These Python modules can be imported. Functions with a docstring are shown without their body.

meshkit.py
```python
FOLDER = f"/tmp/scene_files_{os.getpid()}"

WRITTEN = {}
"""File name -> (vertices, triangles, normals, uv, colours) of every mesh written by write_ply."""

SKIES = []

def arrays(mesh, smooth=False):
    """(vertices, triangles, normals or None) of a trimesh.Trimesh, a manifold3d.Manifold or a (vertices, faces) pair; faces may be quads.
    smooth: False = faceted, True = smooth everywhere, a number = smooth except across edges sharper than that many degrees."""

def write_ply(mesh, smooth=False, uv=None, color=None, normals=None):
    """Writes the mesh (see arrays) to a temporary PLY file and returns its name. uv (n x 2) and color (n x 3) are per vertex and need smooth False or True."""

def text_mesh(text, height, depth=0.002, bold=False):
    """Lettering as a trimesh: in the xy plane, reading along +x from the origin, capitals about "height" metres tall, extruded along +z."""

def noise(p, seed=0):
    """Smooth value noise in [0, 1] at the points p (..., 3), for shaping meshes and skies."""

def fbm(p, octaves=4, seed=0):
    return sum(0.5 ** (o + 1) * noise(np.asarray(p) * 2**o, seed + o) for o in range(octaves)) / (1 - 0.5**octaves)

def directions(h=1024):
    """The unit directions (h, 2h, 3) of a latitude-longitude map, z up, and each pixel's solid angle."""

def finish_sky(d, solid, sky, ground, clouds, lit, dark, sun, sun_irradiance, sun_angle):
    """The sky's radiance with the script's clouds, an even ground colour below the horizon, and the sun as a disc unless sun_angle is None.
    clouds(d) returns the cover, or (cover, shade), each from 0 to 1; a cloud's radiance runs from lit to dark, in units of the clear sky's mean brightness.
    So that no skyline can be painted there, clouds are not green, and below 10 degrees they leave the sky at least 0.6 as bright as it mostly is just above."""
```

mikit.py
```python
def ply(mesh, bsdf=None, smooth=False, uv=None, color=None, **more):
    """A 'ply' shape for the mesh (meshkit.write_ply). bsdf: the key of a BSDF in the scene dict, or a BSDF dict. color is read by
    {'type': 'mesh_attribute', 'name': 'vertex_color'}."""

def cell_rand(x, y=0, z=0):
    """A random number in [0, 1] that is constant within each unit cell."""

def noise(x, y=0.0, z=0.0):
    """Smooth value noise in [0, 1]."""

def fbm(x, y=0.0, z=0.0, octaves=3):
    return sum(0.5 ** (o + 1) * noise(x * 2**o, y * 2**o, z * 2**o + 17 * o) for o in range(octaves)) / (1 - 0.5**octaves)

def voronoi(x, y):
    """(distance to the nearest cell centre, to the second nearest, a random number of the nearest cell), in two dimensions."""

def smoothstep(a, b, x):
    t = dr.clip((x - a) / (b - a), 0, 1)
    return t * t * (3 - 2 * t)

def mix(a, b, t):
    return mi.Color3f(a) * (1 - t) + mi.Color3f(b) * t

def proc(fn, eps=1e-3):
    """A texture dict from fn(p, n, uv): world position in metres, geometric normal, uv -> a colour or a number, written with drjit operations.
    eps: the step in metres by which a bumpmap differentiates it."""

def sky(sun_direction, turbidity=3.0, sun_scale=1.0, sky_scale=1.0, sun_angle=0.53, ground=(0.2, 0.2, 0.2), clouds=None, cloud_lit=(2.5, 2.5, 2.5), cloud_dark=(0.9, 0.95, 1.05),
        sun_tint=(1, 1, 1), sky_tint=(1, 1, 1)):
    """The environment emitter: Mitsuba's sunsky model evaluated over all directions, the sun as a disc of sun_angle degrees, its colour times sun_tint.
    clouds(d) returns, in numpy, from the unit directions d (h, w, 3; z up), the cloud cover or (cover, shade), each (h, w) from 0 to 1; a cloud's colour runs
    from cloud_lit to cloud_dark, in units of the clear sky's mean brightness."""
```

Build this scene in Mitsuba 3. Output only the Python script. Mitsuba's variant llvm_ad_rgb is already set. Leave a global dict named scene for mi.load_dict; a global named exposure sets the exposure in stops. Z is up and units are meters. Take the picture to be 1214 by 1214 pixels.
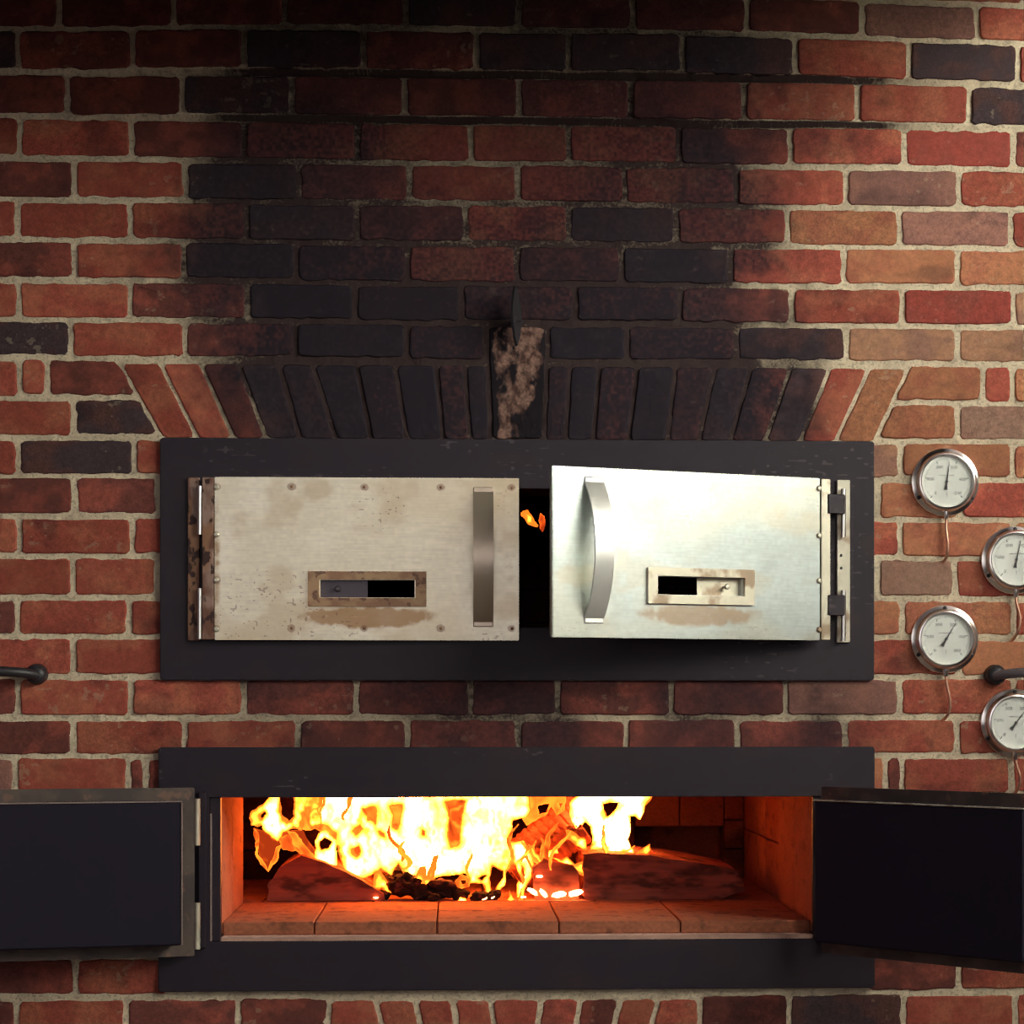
import math
import random

import drjit as dr
import manifold3d as m3
import mitsuba as mi
import numpy as np
import shapely
import shapely.geometry as sg
import trimesh
from scipy import ndimage

import meshkit
import mikit
from mikit import fbm, mix, noise, smoothstep

T = mi.ScalarTransform4f
TM = trimesh.transformations

# ------------------------------------------------------------------ camera, lights, exposure
# metres; the wall face is the plane y = 0, x to the right, z up, the viewer stands at y = -4.3
D, YAW = 4.3, math.radians(2.7)
EYE = [0.0, -D, 1.05]
exposure = 0.25
scene = {
    'type': 'scene',
    'camera': {
        'type': 'perspective', 'fov': 25.1928, 'fov_axis': 'x', 'near_clip': 0.05, 'far_clip': 60.0,
        'to_world': T().look_at(EYE, [math.sin(YAW), -D + math.cos(YAW), 1.05], [0, 0, 1]),
        'principal_point_offset_x': -(668.1 - 607) / 1214, 'principal_point_offset_y': -(830.0 - 607) / 1214,
    },
}
labels = {}
# daylight: one long high window in the right-hand wall of the room, in front of the ovens
WINDOW = dict(x=2.35, y0=-4.6, y1=-0.90, z0=1.90, z1=2.85, radiance=[14.6, 14.3, 12.0])
FILL_WINDOW = dict(y=-6.2, x0=-2.2, x1=1.9, z0=0.9, z1=2.5, radiance=[1.06, 0.99, 1.02])  # added behind the viewer: frontal fill and a bright reflection for the left door
R = random.Random(7)
NR = np.random.default_rng(7)


def proc(fn, eps=1e-3):
    return mikit.proc(fn, eps)


def rgb(c):
    return {'type': 'rgb', 'value': list(map(float, c))}


def principled(color, rough=0.6, metal=0.0, spec=0.5, bump=None, scale=1.0, **kw):
    b = {'type': 'principled', 'base_color': color if isinstance(color, dict) else rgb(color), 'roughness': rough, 'metallic': metal, 'specular': spec, **kw}
    if bump is not None:
        b = {'type': 'bumpmap', 'arbitrary': proc(bump), 'scale': float(scale), 'bsdf': b}
    return {'type': 'twosided', 'bsdf': b}


# ------------------------------------------------------------------ materials
def soot(p):
    """How thickly the kiln soot covers the brickwork (0..1): a plume above the upper doors and a thinner one between the ovens, ragged at its rim; plus painted shadow lines under the corbels."""
    wob = (fbm(p.x * 9, p.z * 9, 3.1, octaves=4) - 0.5) * 0.34 + (noise(p.x * 60, p.z * 60, 1.7) - 0.5) * 0.07
    side = dr.abs(p.x - 0.085 + 0.05 * (p.z - 1.7)) - wob
    plume = 1 - smoothstep(0.44, 0.68, side)
    rise = mix1(1.0, 0.88, smoothstep(1.72, 2.05, p.z)) * smoothstep(1.45, 1.56, p.z) * mix1(1.0, 0.74, smoothstep(2.10, 2.20, p.z))
    lick = fbm(p.x * 4.5 + 7, p.z * 3.2, 0.4, octaves=3)
    thin = 0.42 * spot(p.x, p.z, .04, 2.06, .19, .12)
    up = (1 - thin) * plume * rise * mix1(1.0, smoothstep(0.22, 0.52, lick), 0.45 * smoothstep(1.80, 2.0, p.z))
    low = (1 - smoothstep(0.46, 0.72, side)) * (1 - smoothstep(1.08, 1.13, p.z)) * smoothstep(0.93, 0.96, p.z)
    # shadow lines under the two corbelled courses, painted into the soot
    corbel_shade = dr.maximum(1 - smoothstep(.0030, .0080, dr.abs(p.z - 2.2135 - wob * .012)), 1 - smoothstep(.0030, .0080, dr.abs(p.z - 2.1335 - wob * .012)))
    up = dr.maximum(up, 0.96 * corbel_shade * (1 - smoothstep(0.50, 0.80, dr.abs(p.x - 0.15) - 0.9 * wob)))
    return dr.clip(dr.maximum(up, 0.72 * low * smoothstep(0.2, 0.6, fbm(p.x * 7, p.z * 7, 9.0))), 0, 1)


def spot(u, v, cu, cv, ru, rv):
    return dr.exp(-(dr.square((u - cu) / ru) + dr.square((v - cv) / rv)))


def mix1(a, b, t):
    return mi.Float(a) * (1 - t) + mi.Float(b) * t


# fired-clay colours: two per kind of brick, blended in cloudy patches
TONES = [  # key, main, patch
    ('r', (.320, .072, .050), (.375, .114, .068)),   # red
    ('R', (.310, .060, .046), (.280, .066, .050)),   # cherry red
    ('b', (.140, .043, .036), (.250, .064, .047)),   # brown red
    ('d', (.062, .040, .046), (.100, .044, .040)),   # burnt
    ('o', (.390, .160, .085), (.350, .120, .072)),   # orange
    ('t', (.390, .200, .120), (.300, .152, .110)),   # tan
    ('p', (.230, .108, .090), (.275, .128, .098)),   # pinkish
    ('g', (.285, .165, .122), (.260, .135, .100)),   # greyish
]
TONE = {t[0]: i for i, t in enumerate(TONES)}


def brick_color(p, n, uv):
    kind, which = dr.floor(uv.x), dr.floor(uv.y)
    a, b = mi.Color3f(TONES[0][1]), mi.Color3f(TONES[0][2])
    for i, (_, ca, cb) in enumerate(TONES):
        a = dr.select(kind == i, mi.Color3f(ca), a)
        b = dr.select(kind == i, mi.Color3f(cb), b)
    q = which * 3.7
    patch = smoothstep(0.42, 0.66, fbm(p.x * 22 + q, p.z * 26, q, octaves=4))
    c = mix(a, b, patch)
    flash = smoothstep(0.60, 0.78, fbm(p.x * 13 + 2.3 * q, p.z * 17, 5 + q, octaves=3))      # dark flashing from the kiln
    c = mix(c, c * 0.42 + mi.Color3f(.006, .005, .010), 0.7 * flash)
    c = c * (0.80 + 0.40 * mikit.cell_rand(which, kind, 3))
    c = c * (0.78 + 0.44 * noise(p.x * 420, p.z * 420, q)) * (0.86 + 0.28 * noise(p.x * 150, p.z * 150, q + 4))
    lime = smoothstep(0.66, 0.74, fbm(p.x * 75 + q, p.z * 85, 2 * q + 8, octaves=4)) * smoothstep(0.52, 0.6, noise(p.x * 11, p.z * 13, q + 1))
    c = mix(c, mi.Color3f(.50, .42, .30), 0.22 * lime)
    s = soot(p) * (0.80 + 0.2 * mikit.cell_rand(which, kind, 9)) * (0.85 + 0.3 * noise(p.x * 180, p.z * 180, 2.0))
    return mix(c, mi.Color3f(.0175, .0135, .0215), dr.clip(s * 1.05, 0, 0.98))


def brick_relief(p, n, uv):
    return fbm(p.x * 150, p.z * 150, p.y * 150, octaves=3) + 0.5 * noise(p.x * 45, p.z * 60, p.y * 40)


def mortar_color(p, n, uv):
    g = 0.80 + 0.30 * noise(p.x * 520, p.z * 520, 1.0)
    c = mix(mi.Color3f(.71, .60, .44), mi.Color3f(.59, .49, .36), smoothstep(0.35, 0.7, fbm(p.x * 30, p.z * 30, 4.0))) * g
    grit = smoothstep(0.70, 0.78, noise(p.x * 260, p.z * 260, 8.0))
    c = mix(c, mi.Color3f(.30, .24, .18), 0.5 * grit)
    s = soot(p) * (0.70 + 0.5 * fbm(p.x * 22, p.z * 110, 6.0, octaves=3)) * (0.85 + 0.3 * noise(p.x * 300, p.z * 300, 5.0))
    return mix(c, mi.Color3f(.030, .017, .021), dr.clip(s * 1.22, 0, 0.97))


def mortar_relief(p, n, uv):
    return fbm(p.x * 210, p.z * 210, 2.0, octaves=3) + 0.7 * noise(p.x * 70, p.z * 70, 3.0)


def stone_color(p, n, uv):
    bare = smoothstep(0.40, 0.64, fbm(p.x * 55 + 3, p.z * 38, 1.0, octaves=5)
                      - 0.55 * smoothstep(0.030, 0.056, dr.abs(p.x - 0.112 - 0.10 * (p.z - 1.65)) + 0.020 * smoothstep(1.63, 1.56, p.z)) + 0.12)
    c = mix(mi.Color3f(.085, .043, .037), mi.Color3f(.26, .155, .125), smoothstep(.25, .75, fbm(p.x * 110, p.z * 80, 3.0, octaves=3))) * (0.7 + 0.5 * noise(p.x * 300, p.z * 300, 3.0))
    return mix(mi.Color3f(.013, .010, .014), c, bare)


def black_steel_color(p, n, uv):
    c = mix(mi.Color3f(.0165, .0108, .0210), mi.Color3f(.0235, .0155, .0240), fbm(p.x * 6, p.z * 9, p.y * 6, octaves=4))
    scratch = smoothstep(0.80, 0.90, noise(p.x * 75, p.z * 190, 5)) * smoothstep(0.60, 0.68, noise(p.x * 7, p.z * 7, 9))
    rust = smoothstep(0.60, 0.76, fbm(p.x * 14, p.z * 20, 12.0, octaves=4))
    c = mix(c, mi.Color3f(.038, .019, .020), 0.35 * rust)
    return mix(c, mi.Color3f(.10, .08, .085), 0.45 * scratch)


def rusty_color(p, n, uv):
    a = fbm(p.x * 40, p.z * 26, p.y * 30, octaves=4)
    c = mix(mi.Color3f(.34, .22, .18), mi.Color3f(.17, .075, .050), smoothstep(0.36, 0.56, a))
    c = mix(c, mi.Color3f(.30, .155, .090), smoothstep(0.58, 0.70, fbm(p.x * 26 + 9, p.z * 15, 2.0)))
    return mix(c, mi.Color3f(.05, .022, .020), smoothstep(0.60, 0.70, fbm(p.x * 70, p.z * 55, 5.0)))


def tan_color(p, n, uv):
    c = mix(mi.Color3f(.46, .29, .17), mi.Color3f(.33, .18, .11), smoothstep(0.36, 0.60, fbm(p.x * 36, p.z * 50, p.y * 30, octaves=4)))
    return mix(c, mi.Color3f(.15, .07, .05), 0.8 * smoothstep(0.64, 0.74, fbm(p.x * 70, p.z * 80, 5.0, octaves=3)))


def worn_color(p, n, uv):
    return mix(mi.Color3f(.66, .62, .50), mi.Color3f(.36, .27, .19), smoothstep(0.48, 0.68, fbm(p.x * 30, p.z * 22, p.y * 30, octaves=4)))


def door_rim_color(p, n, uv):
    c = mix(mi.Color3f(.066, .048, .046), mi.Color3f(.105, .076, .064), smoothstep(0.4, 0.62, fbm(p.x * 20, p.z * 20, p.y * 20, octaves=4)))
    return mix(c, mi.Color3f(.20, .10, .07), 0.6 * smoothstep(0.66, 0.74, fbm(p.x * 55, p.z * 40, p.y * 30 + 4, octaves=3)))


def stainless(seed, grime, tint_a, tint_b, bolts):
    """Brushed stainless sheet; uv.x runs from the hinge, uv.y up the door. Brown baked-on stains below the slot, at bolts and in clouds."""

    def fn(p, n, uv):
        u, v = uv.x, uv.y
        c = mix(mi.Color3f(tint_a), mi.Color3f(tint_b), smoothstep(0.3, 0.7, fbm(u * 9 + seed, v * 11, seed, octaves=4)))
        c = c * (0.93 + 0.10 * noise(u * 40, v * 420, seed)) * (0.94 + 0.10 * noise(u * 160, v * 160, seed + 2))
        cloud = smoothstep(0.50, 0.72, fbm(u * 14 + 3 * seed, v * 18 + 1, seed + 5, octaves=4))
        c = mix(c, mi.Color3f(.56, .43, .27), 0.50 * grime * cloud)
        c = mix(c, mi.Color3f(.66, .54, .36), 0.45 * grime * smoothstep(0.42, 0.68, fbm(u * 5 + seed, v * 7 + 4, seed + 3, octaves=4)))
        ragged = 0.35 + 0.9 * fbm(u * 60, v * 70, seed + 9, octaves=4)
        run = dr.clip(spot(u, v, .31, .046, .125, .017) * 1.6 + spot(u, v, .31, .034, .07, .014) + 0.75 * spot(u, v, .03, .15, .012, .2) + 0.6 * spot(u, v, .57, .14, .025, .05), 0, 1.4)
        c = mix(c, mi.Color3f(.36, .19, .075), dr.clip(1.2 * grime * smoothstep(0.30, 0.95, run * ragged), 0, 0.80))
        for bu, bv in bolts:
            c = mix(c, mi.Color3f(.24, .12, .075), dr.clip(1.3 * grime * smoothstep(0.40, 1.0, ragged * spot(u, v, bu, bv, .009, .008) * 1.4), 0, 0.6))
        speck = smoothstep(0.84, 0.90, noise(u * 210, v * 260, seed + 7)) * smoothstep(0.55, 0.75, noise(u * 9, v * 12, seed + 8))
        return mix(c, mi.Color3f(.20, .11, .07), 0.5 * grime * speck)

    return fn


def firebrick_color(p, n, uv):
    c = mix(mi.Color3f(.42, .150, .083), mi.Color3f(.32, .106, .058), fbm(p.x * 16, p.y * 16, p.z * 16, octaves=4))
    c = c * (0.8 + 0.35 * noise(p.x * 200, p.y * 200, p.z * 200))
    ash = smoothstep(0.58, 0.76, fbm(p.x * 45, p.y * 45, p.z * 30 + 5, octaves=4))
    return mix(c, mi.Color3f(.05, .030, .026), 0.45 * ash)


def ash_color(p, n, uv):
    return mix(mi.Color3f(.60, .37, .30), mi.Color3f(.36, .21, .17), fbm(p.x * 60, p.y * 60, p.z * 60, octaves=4))


def sooty_firebrick_color(p, n, uv):
    c = firebrick_color(p, n, uv)
    return mix(c, mi.Color3f(.012, .009, .009), 0.45 + 0.45 * smoothstep(0.35, 0.6, fbm(p.x * 7 + 3, p.z * 11, p.y * 7, octaves=4)))


def smoked_firebrick_color(p, n, uv):
    return mix(firebrick_color(p, n, uv), mi.Color3f(.012, .009, .009), 0.10 + 0.60 * smoothstep(0.38, 0.66, fbm(p.x * 9 + 3, p.z * 13, p.y * 9, octaves=4)))


def log_color(p, n, uv):
    g = noise(p.x * 14, p.z * 260, p.y * 40)
    c = mix(mi.Color3f(.34, .100, .072), mi.Color3f(.45, .140, .092), g)
    return mix(c, mi.Color3f(.014, .010, .010), 0.72 * smoothstep(0.46, 0.70, fbm(p.x * 16, p.z * 40, p.y * 16, octaves=4)))


def charcoal_color(p, n, uv):
    return mix(mi.Color3f(.020, .014, .013), mi.Color3f(.13, .045, .030), smoothstep(0.52, 0.70, fbm(p.x * 60, p.z * 60, p.y * 60, octaves=3)))


def copper_color(p, n, uv):
    return mix(mi.Color3f(.80, .50, .36), mi.Color3f(.58, .33, .23), noise(p.x * 50, p.z * 60, 1.0))


def floor_color(p, n, uv):
    return mix(mi.Color3f(.11, .09, .08), mi.Color3f(.15, .12, .10), fbm(p.x * 5, p.y * 5, 1.0, octaves=4))


BOLTS = [(.169, .284), (.303, .284), (.445, .284), (.577, .284), (.169, .022), (.303, .022), (.445, .022), (.577, .022), (.030, .283), (.030, .195), (.030, .111), (.030, .020)]
M = {
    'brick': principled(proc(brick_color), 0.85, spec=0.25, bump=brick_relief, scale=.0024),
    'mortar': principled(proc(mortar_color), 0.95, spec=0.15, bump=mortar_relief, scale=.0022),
    'keystone_rock': principled(proc(stone_color), 0.9, spec=0.2, bump=mortar_relief, scale=.003),
    'black_steel': principled(proc(black_steel_color), 0.50, spec=0.35),
    'black_iron': principled((.022, .020, .025), 0.45, spec=0.5),
    'rusty_steel': principled(proc(rusty_color), 0.55, metal=0.35),
    'worn_steel': principled(proc(worn_color), 0.42, metal=0.6),
    'door_rim_steel': principled(proc(door_rim_color), 0.6, metal=0.2),
    'dull_edge': principled((.26, .20, .185), 0.5, metal=0.3),
    'insulation_black': principled((.0170, .0140, .0260), 0.75, spec=0.15),
    'stained_stainless': principled(proc(stainless(2.0, 1.0, (.90, .84, .66), (.82, .75, .57), BOLTS)), 0.34, metal=0.80),
    'clean_stainless': principled(proc(stainless(11.0, 0.5, (.60, .665, .66), (.51, .565, .555), [])), 0.36, metal=0.80),
    'tan_steel': principled(proc(tan_color), 0.5, metal=0.35),
    'browned_handle': principled((.66, .55, .43), 0.34, metal=0.7),
    'bright_handle': principled((.90, .90, .86), 0.38, metal=0.6),
    'bright_pin': principled((.85, .84, .80), 0.25, metal=0.9),
    'shaded_shutter': principled((.10, .085, .10), 0.4, metal=0.7),  # left shutter: the shade behind its slot, put into a darker steel
    'polished_steel': principled((.80, .77, .73), 0.16, metal=1.0),
    'dial_white': principled((.80, .82, .78), 0.6, spec=0.3),
    'dial_ink': principled((.035, .035, .04), 0.6),
    'dial_grey_ink': principled((.30, .31, .31), 0.6),
    'copper': principled(proc(copper_color), 0.3, metal=0.85),
    'gauge_glass': {'type': 'thindielectric', 'int_ior': 1.5},
    'firebrick': principled(proc(firebrick_color), 0.9, spec=0.2),
    'ash_mortar': principled(proc(ash_color), 0.95, spec=0.1),
    'smoked_firebrick': principled(proc(smoked_firebrick_color), 0.9, spec=0.2),
    'sooty_firebrick': principled(proc(sooty_firebrick_color), 0.9, spec=0.2),
    'soot_black': principled((.03, .018, .020), 0.95, spec=0.1),
    'grey_iron': principled((.12, .10, .11), 0.5, spec=0.4),
    'charcoal': principled(proc(charcoal_color), 0.9, spec=0.2),
    'charred_wood': principled(proc(log_color), 0.85, spec=0.2),
    'burning_gas': {'type': 'diffuse', 'reflectance': rgb((0, 0, 0))},
    'plaster': principled((.19, .18, .24), 0.9, spec=0.2),
    'paving': principled(proc(floor_color), 0.8, spec=0.3),
    'white_plaster': principled((.82, .80, .74), 0.9, spec=0.2),
    'dark_timber': principled((.13, .11, .13), 0.9, spec=0.2),
    'bounce_cut_board': principled((.10, .085, .095), 0.8, spec=0.2),
    'window_paint': principled((.7, .68, .64), 0.5),
}
scene.update(M)


# ------------------------------------------------------------------ mesh helpers
def tri(m):
    if isinstance(m, m3.Manifold):
        q = m.to_mesh()
        return trimesh.Trimesh(np.array(q.vert_properties[:, :3]), np.array(q.tri_verts), process=False)
    return m


def box(x0, x1, y0, y1, z0, z1, bevel=0.0):
    x0, x1, y0, y1, z0, z1 = min(x0, x1), max(x0, x1), min(y0, y1), max(y0, y1), min(z0, z1), max(z0, z1)
    b = min(bevel, (x1 - x0) / 3, (y1 - y0) / 3, (z1 - z0) / 3)
    if b <= 0:
        return trimesh.creation.box([x1 - x0, y1 - y0, z1 - z0], transform=TM.translation_matrix([(x0 + x1) / 2, (y0 + y1) / 2, (z0 + z1) / 2]))
    pts = []
    for sx in (0, 1):
        for sy in (0, 1):
            for sz in (0, 1):
                c = [x1 if sx else x0, y1 if sy else y0, z1 if sz else z0]
                for k in range(3):
                    q = list(c)
                    for j in range(3):
                        if j != k:
                            q[j] += -b if (sx, sy, sz)[j] else b
                    pts.append(q)
    return trimesh.Trimesh(pts, process=False).convex_hull


def plate(poly, y0, y1, rounded=0.0):
    """A shapely polygon in (x, z) made into a plate between the depths y0 and y1."""
    e = trimesh.creation.extrude_polygon(poly, abs(y1 - y0), engine='earcut')
    v = e.vertices
    e.vertices = np.stack([v[:, 0], min(y0, y1) + v[:, 2], v[:, 1]], 1)
    e.invert()
    return e


def rect(x0, x1, z0, z1, r=0.0):
    p = sg.box(min(x0, x1), min(z0, z1), max(x0, x1), max(z0, z1))
    return p.buffer(-r).buffer(r, quad_segs=6) if r else p


def lathe(profile, segs=48):
    """profile: (radius, height) pairs; turned about the y axis, height towards the viewer (-y)."""
    pr = np.array(profile, float)
    a = np.arange(segs) * 2 * np.pi / segs
    v = np.stack([pr[:, None, 0] * np.cos(a), np.broadcast_to(-pr[:, None, 1], (len(pr), segs)), pr[:, None, 0] * np.sin(a)], -1).reshape(-1, 3)
    f = []
    for i in range(len(pr) - 1):
        for j in range(segs):
            k = (j + 1) % segs
            f += [[i * segs + j, i * segs + k, (i + 1) * segs + k], [i * segs + j, (i + 1) * segs + k, (i + 1) * segs + j]]
    m = trimesh.Trimesh(v, f, process=False)
    m.merge_vertices()
    m.update_faces(m.nondegenerate_faces())
    return m


def spline(pts, n=40):
    from scipy.interpolate import CubicSpline
    pts = np.array(pts, float)
    t = np.r_[0, np.cumsum(np.linalg.norm(np.diff(pts, axis=0), axis=1))]
    return CubicSpline(t, pts)(np.linspace(0, t[-1], n))


def tube(pts, r, segs=12, cap=True):
    pts = np.array(pts, float)
    rr = np.broadcast_to(r, len(pts))
    tan = np.gradient(pts, axis=0)
    tan /= np.linalg.norm(tan, axis=1, keepdims=True)
    ref = np.array([0, 0, 1.0]) if abs(tan[0][2]) < 0.9 else np.array([1.0, 0, 0])
    rings = []
    for p, t, q in zip(pts, tan, rr):
        u = ref - t * (ref @ t)
        u /= np.linalg.norm(u)
        ref = u
        w = np.cross(t, u)
        a = np.arange(segs) * 2 * np.pi / segs
        rings.append(p + q * (np.cos(a)[:, None] * u + np.sin(a)[:, None] * w))
    v = np.vstack(rings + [pts[:1], pts[-1:]])
    f, n = [], len(pts)
    for i in range(n - 1):
        for j in range(segs):
            k = (j + 1) % segs
            f += [[i * segs + j, i * segs + k, (i + 1) * segs + k], [i * segs + j, (i + 1) * segs + k, (i + 1) * segs + j]]
    for j in range(segs):
        k = (j + 1) % segs
        f += [[n * segs, k, j], [n * segs + 1, (n - 1) * segs + j, (n - 1) * segs + k]]
    return trimesh.Trimesh(v, f, process=False)


def cat(*ms):
    return trimesh.util.concatenate([tri(m) for m in ms])


def moved(m, mat):
    m = tri(m).copy()
    m.apply_transform(mat)
    return m


USED = set()


def key_for(name):
    k, i = name, 0
    while k in USED:
        i += 1
        k = f'{name}_{i:03d}'
    USED.add(k)
    return k


def add(name, mesh, bsdf, smooth=False, **kw):
    k = key_for(name)
    scene[k] = mikit.ply(tri(mesh), bsdf, smooth=smooth, **kw)
    return k


def note(k, label=None, category=None, group=None, kind=None):
    labels[k] = {a: b for a, b in (('label', label), ('category', category), ('group', group), ('kind', kind)) if b}
    return k


# ------------------------------------------------------------------ the brick wall
COURSE = [2364, 2293, 2214, 2134, 2057, 1981, 1906, 1831, 1757, 1686, 1612, 1539, 1467, 1392, 1318, 1241, 1168, 1093, 1017, 945, 871, 797, 722, 647, 571, 497, 422]
FULL = {  # course: (upright joints in mm, kind of each brick between them)
    0: ([-734, -521, -315, -91, 117, 329, 543, 762, 984], 'bbbbdbbbpr'),
    1: ([-810, -597, -390, -170, 39, 209, 422, 634, 852, 1062], 'dbbdbdddrdr'),
    2: ([-720, -507, -304, -94, 119, 328, 541, 756, 971], 'bbdbbbbrrd'),
    3: ([-809, -602, -394, -183, 28, 212, 420, 631, 848, 1057], 'rrbrrrrbrRb'),
    4: ([-708, -502, -293, -86, 117, 318, 529, 737, 952], 'brdbrrrrpr'),
    5: ([-813, -604, -390, -184, 19, 212, 415, 625, 839, 1052], 'rrrdbrdropr'),
    6: ([-708, -506, -297, -90, 115, 312, 517, 733, 950], 'brdbrbdroo'),
    7: ([-810, -604, -388, -188, 11, 225, 422, 634, 844, 1057], 'rrbdbbbbrRt'),
    8: ([-714, -504, -299, -91, 57, 172, 322, 529, 738, 949], 'drbdb.dbdtt'),
    17: ([-812, -604, -394, -185, 28, 191, 406, 621, 839, 1057], 'brrbbbbbprr'),
    18: ([-711, -504, -294, -90, 118, 321, 530, 734, 949], 'brrbbbbbrr'),
}
LEFT = {
    9: ([-809, -758], 'rrb'), 10: ([-710], 'rd'), 11: ([-812, -597], 'rdr'), 12: ([-708, -554], 'bb.'), 13: ([-809, -601], 'rrr'), 14: ([-711, -554], 'rr.'),
    15: ([-813, -607], 'brr'), 16: ([-710], 'rr'), 19: ([-817, -608, -576], 'prbb'), 20: ([-710], 'rr'), 21: ([-812, -605], 'rbr'), 22: ([-710], 'rr'), 23: ([-812, -605], 'brr'),
    24: ([-706], 'br'),
}
RIGHT = {
    9: ([998, 1055], 'oro'), 10: ([949], 'og'), 11: ([841, 1055], 'too'), 12: ([798, 955], '.or'), 13: ([840, 1057], 'roo'), 14: ([798, 944], '.gr'),
    15: ([844, 1057], 'oor'), 16: ([955], 'ro'), 19: ([812, 844, 1052], 'obrr'), 20: ([952], 'rr'), 21: ([842, 1056], 'rbr'), 22: ([952], 'br'), 23: ([842, 1056], 'rrr'), 24: ([952], 'br'),
}
# soldier arch over the upper oven and the one below the firebox: (top x, bottom x) of each joint
ARCH_LEFT = [(-627, -545), (-551, -479), (-476, -412), (-406, -352), (-330, -289), (-268, -222), (-186, -157), (-114, -90), (-36, -23), (17, 27), (60, 66)]
ARCH_RIGHT = [(172, 166), (215, 207), (271, 258), (342, 324), (414, 398), (489, 457), (558, 516), (633, 582), (708, 648), (783, 715), (858, 789)]
ARCH_LEFT_KINDS, ARCH_RIGHT_KINDS = 'rrbdddbdbd', 'bdbdbdbdro'
ARCH_LOW = [(-235, -238), (-151, -139), (-77, -66), (-6, 1), (65, 71), (161, 155), (234, 228), (311, 300), (382, 371), (460, 459)]
ARCH_LOW_KINDS = 'rrrrrrbrr'
UPPER = dict(x0=-.548, x1=.788, z0=1.087, z1=1.5375, ox0=-.456, ox1=.692, oz0=1.185, oz1=1.446)
LOWER = dict(x0=-.551, x1=.789, z0=.508, z1=.962, ox0=-.457, ox1=.692, oz0=.601, oz1=.869)
SEEN_X = (-.87, 1.09)


def proud(x, z):
    """The two top courses are corbelled out over the ovens: how far a brick there stands in front of the wall."""
    mid = math.exp(-(((x - 0.12) / 0.75) ** 4))
    if z > 2.215:
        return .008 + .044 * mid
    if z > 2.135:
        return .004 + .021 * mid
    return 0.0


BRICK_ID = [0]


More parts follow.
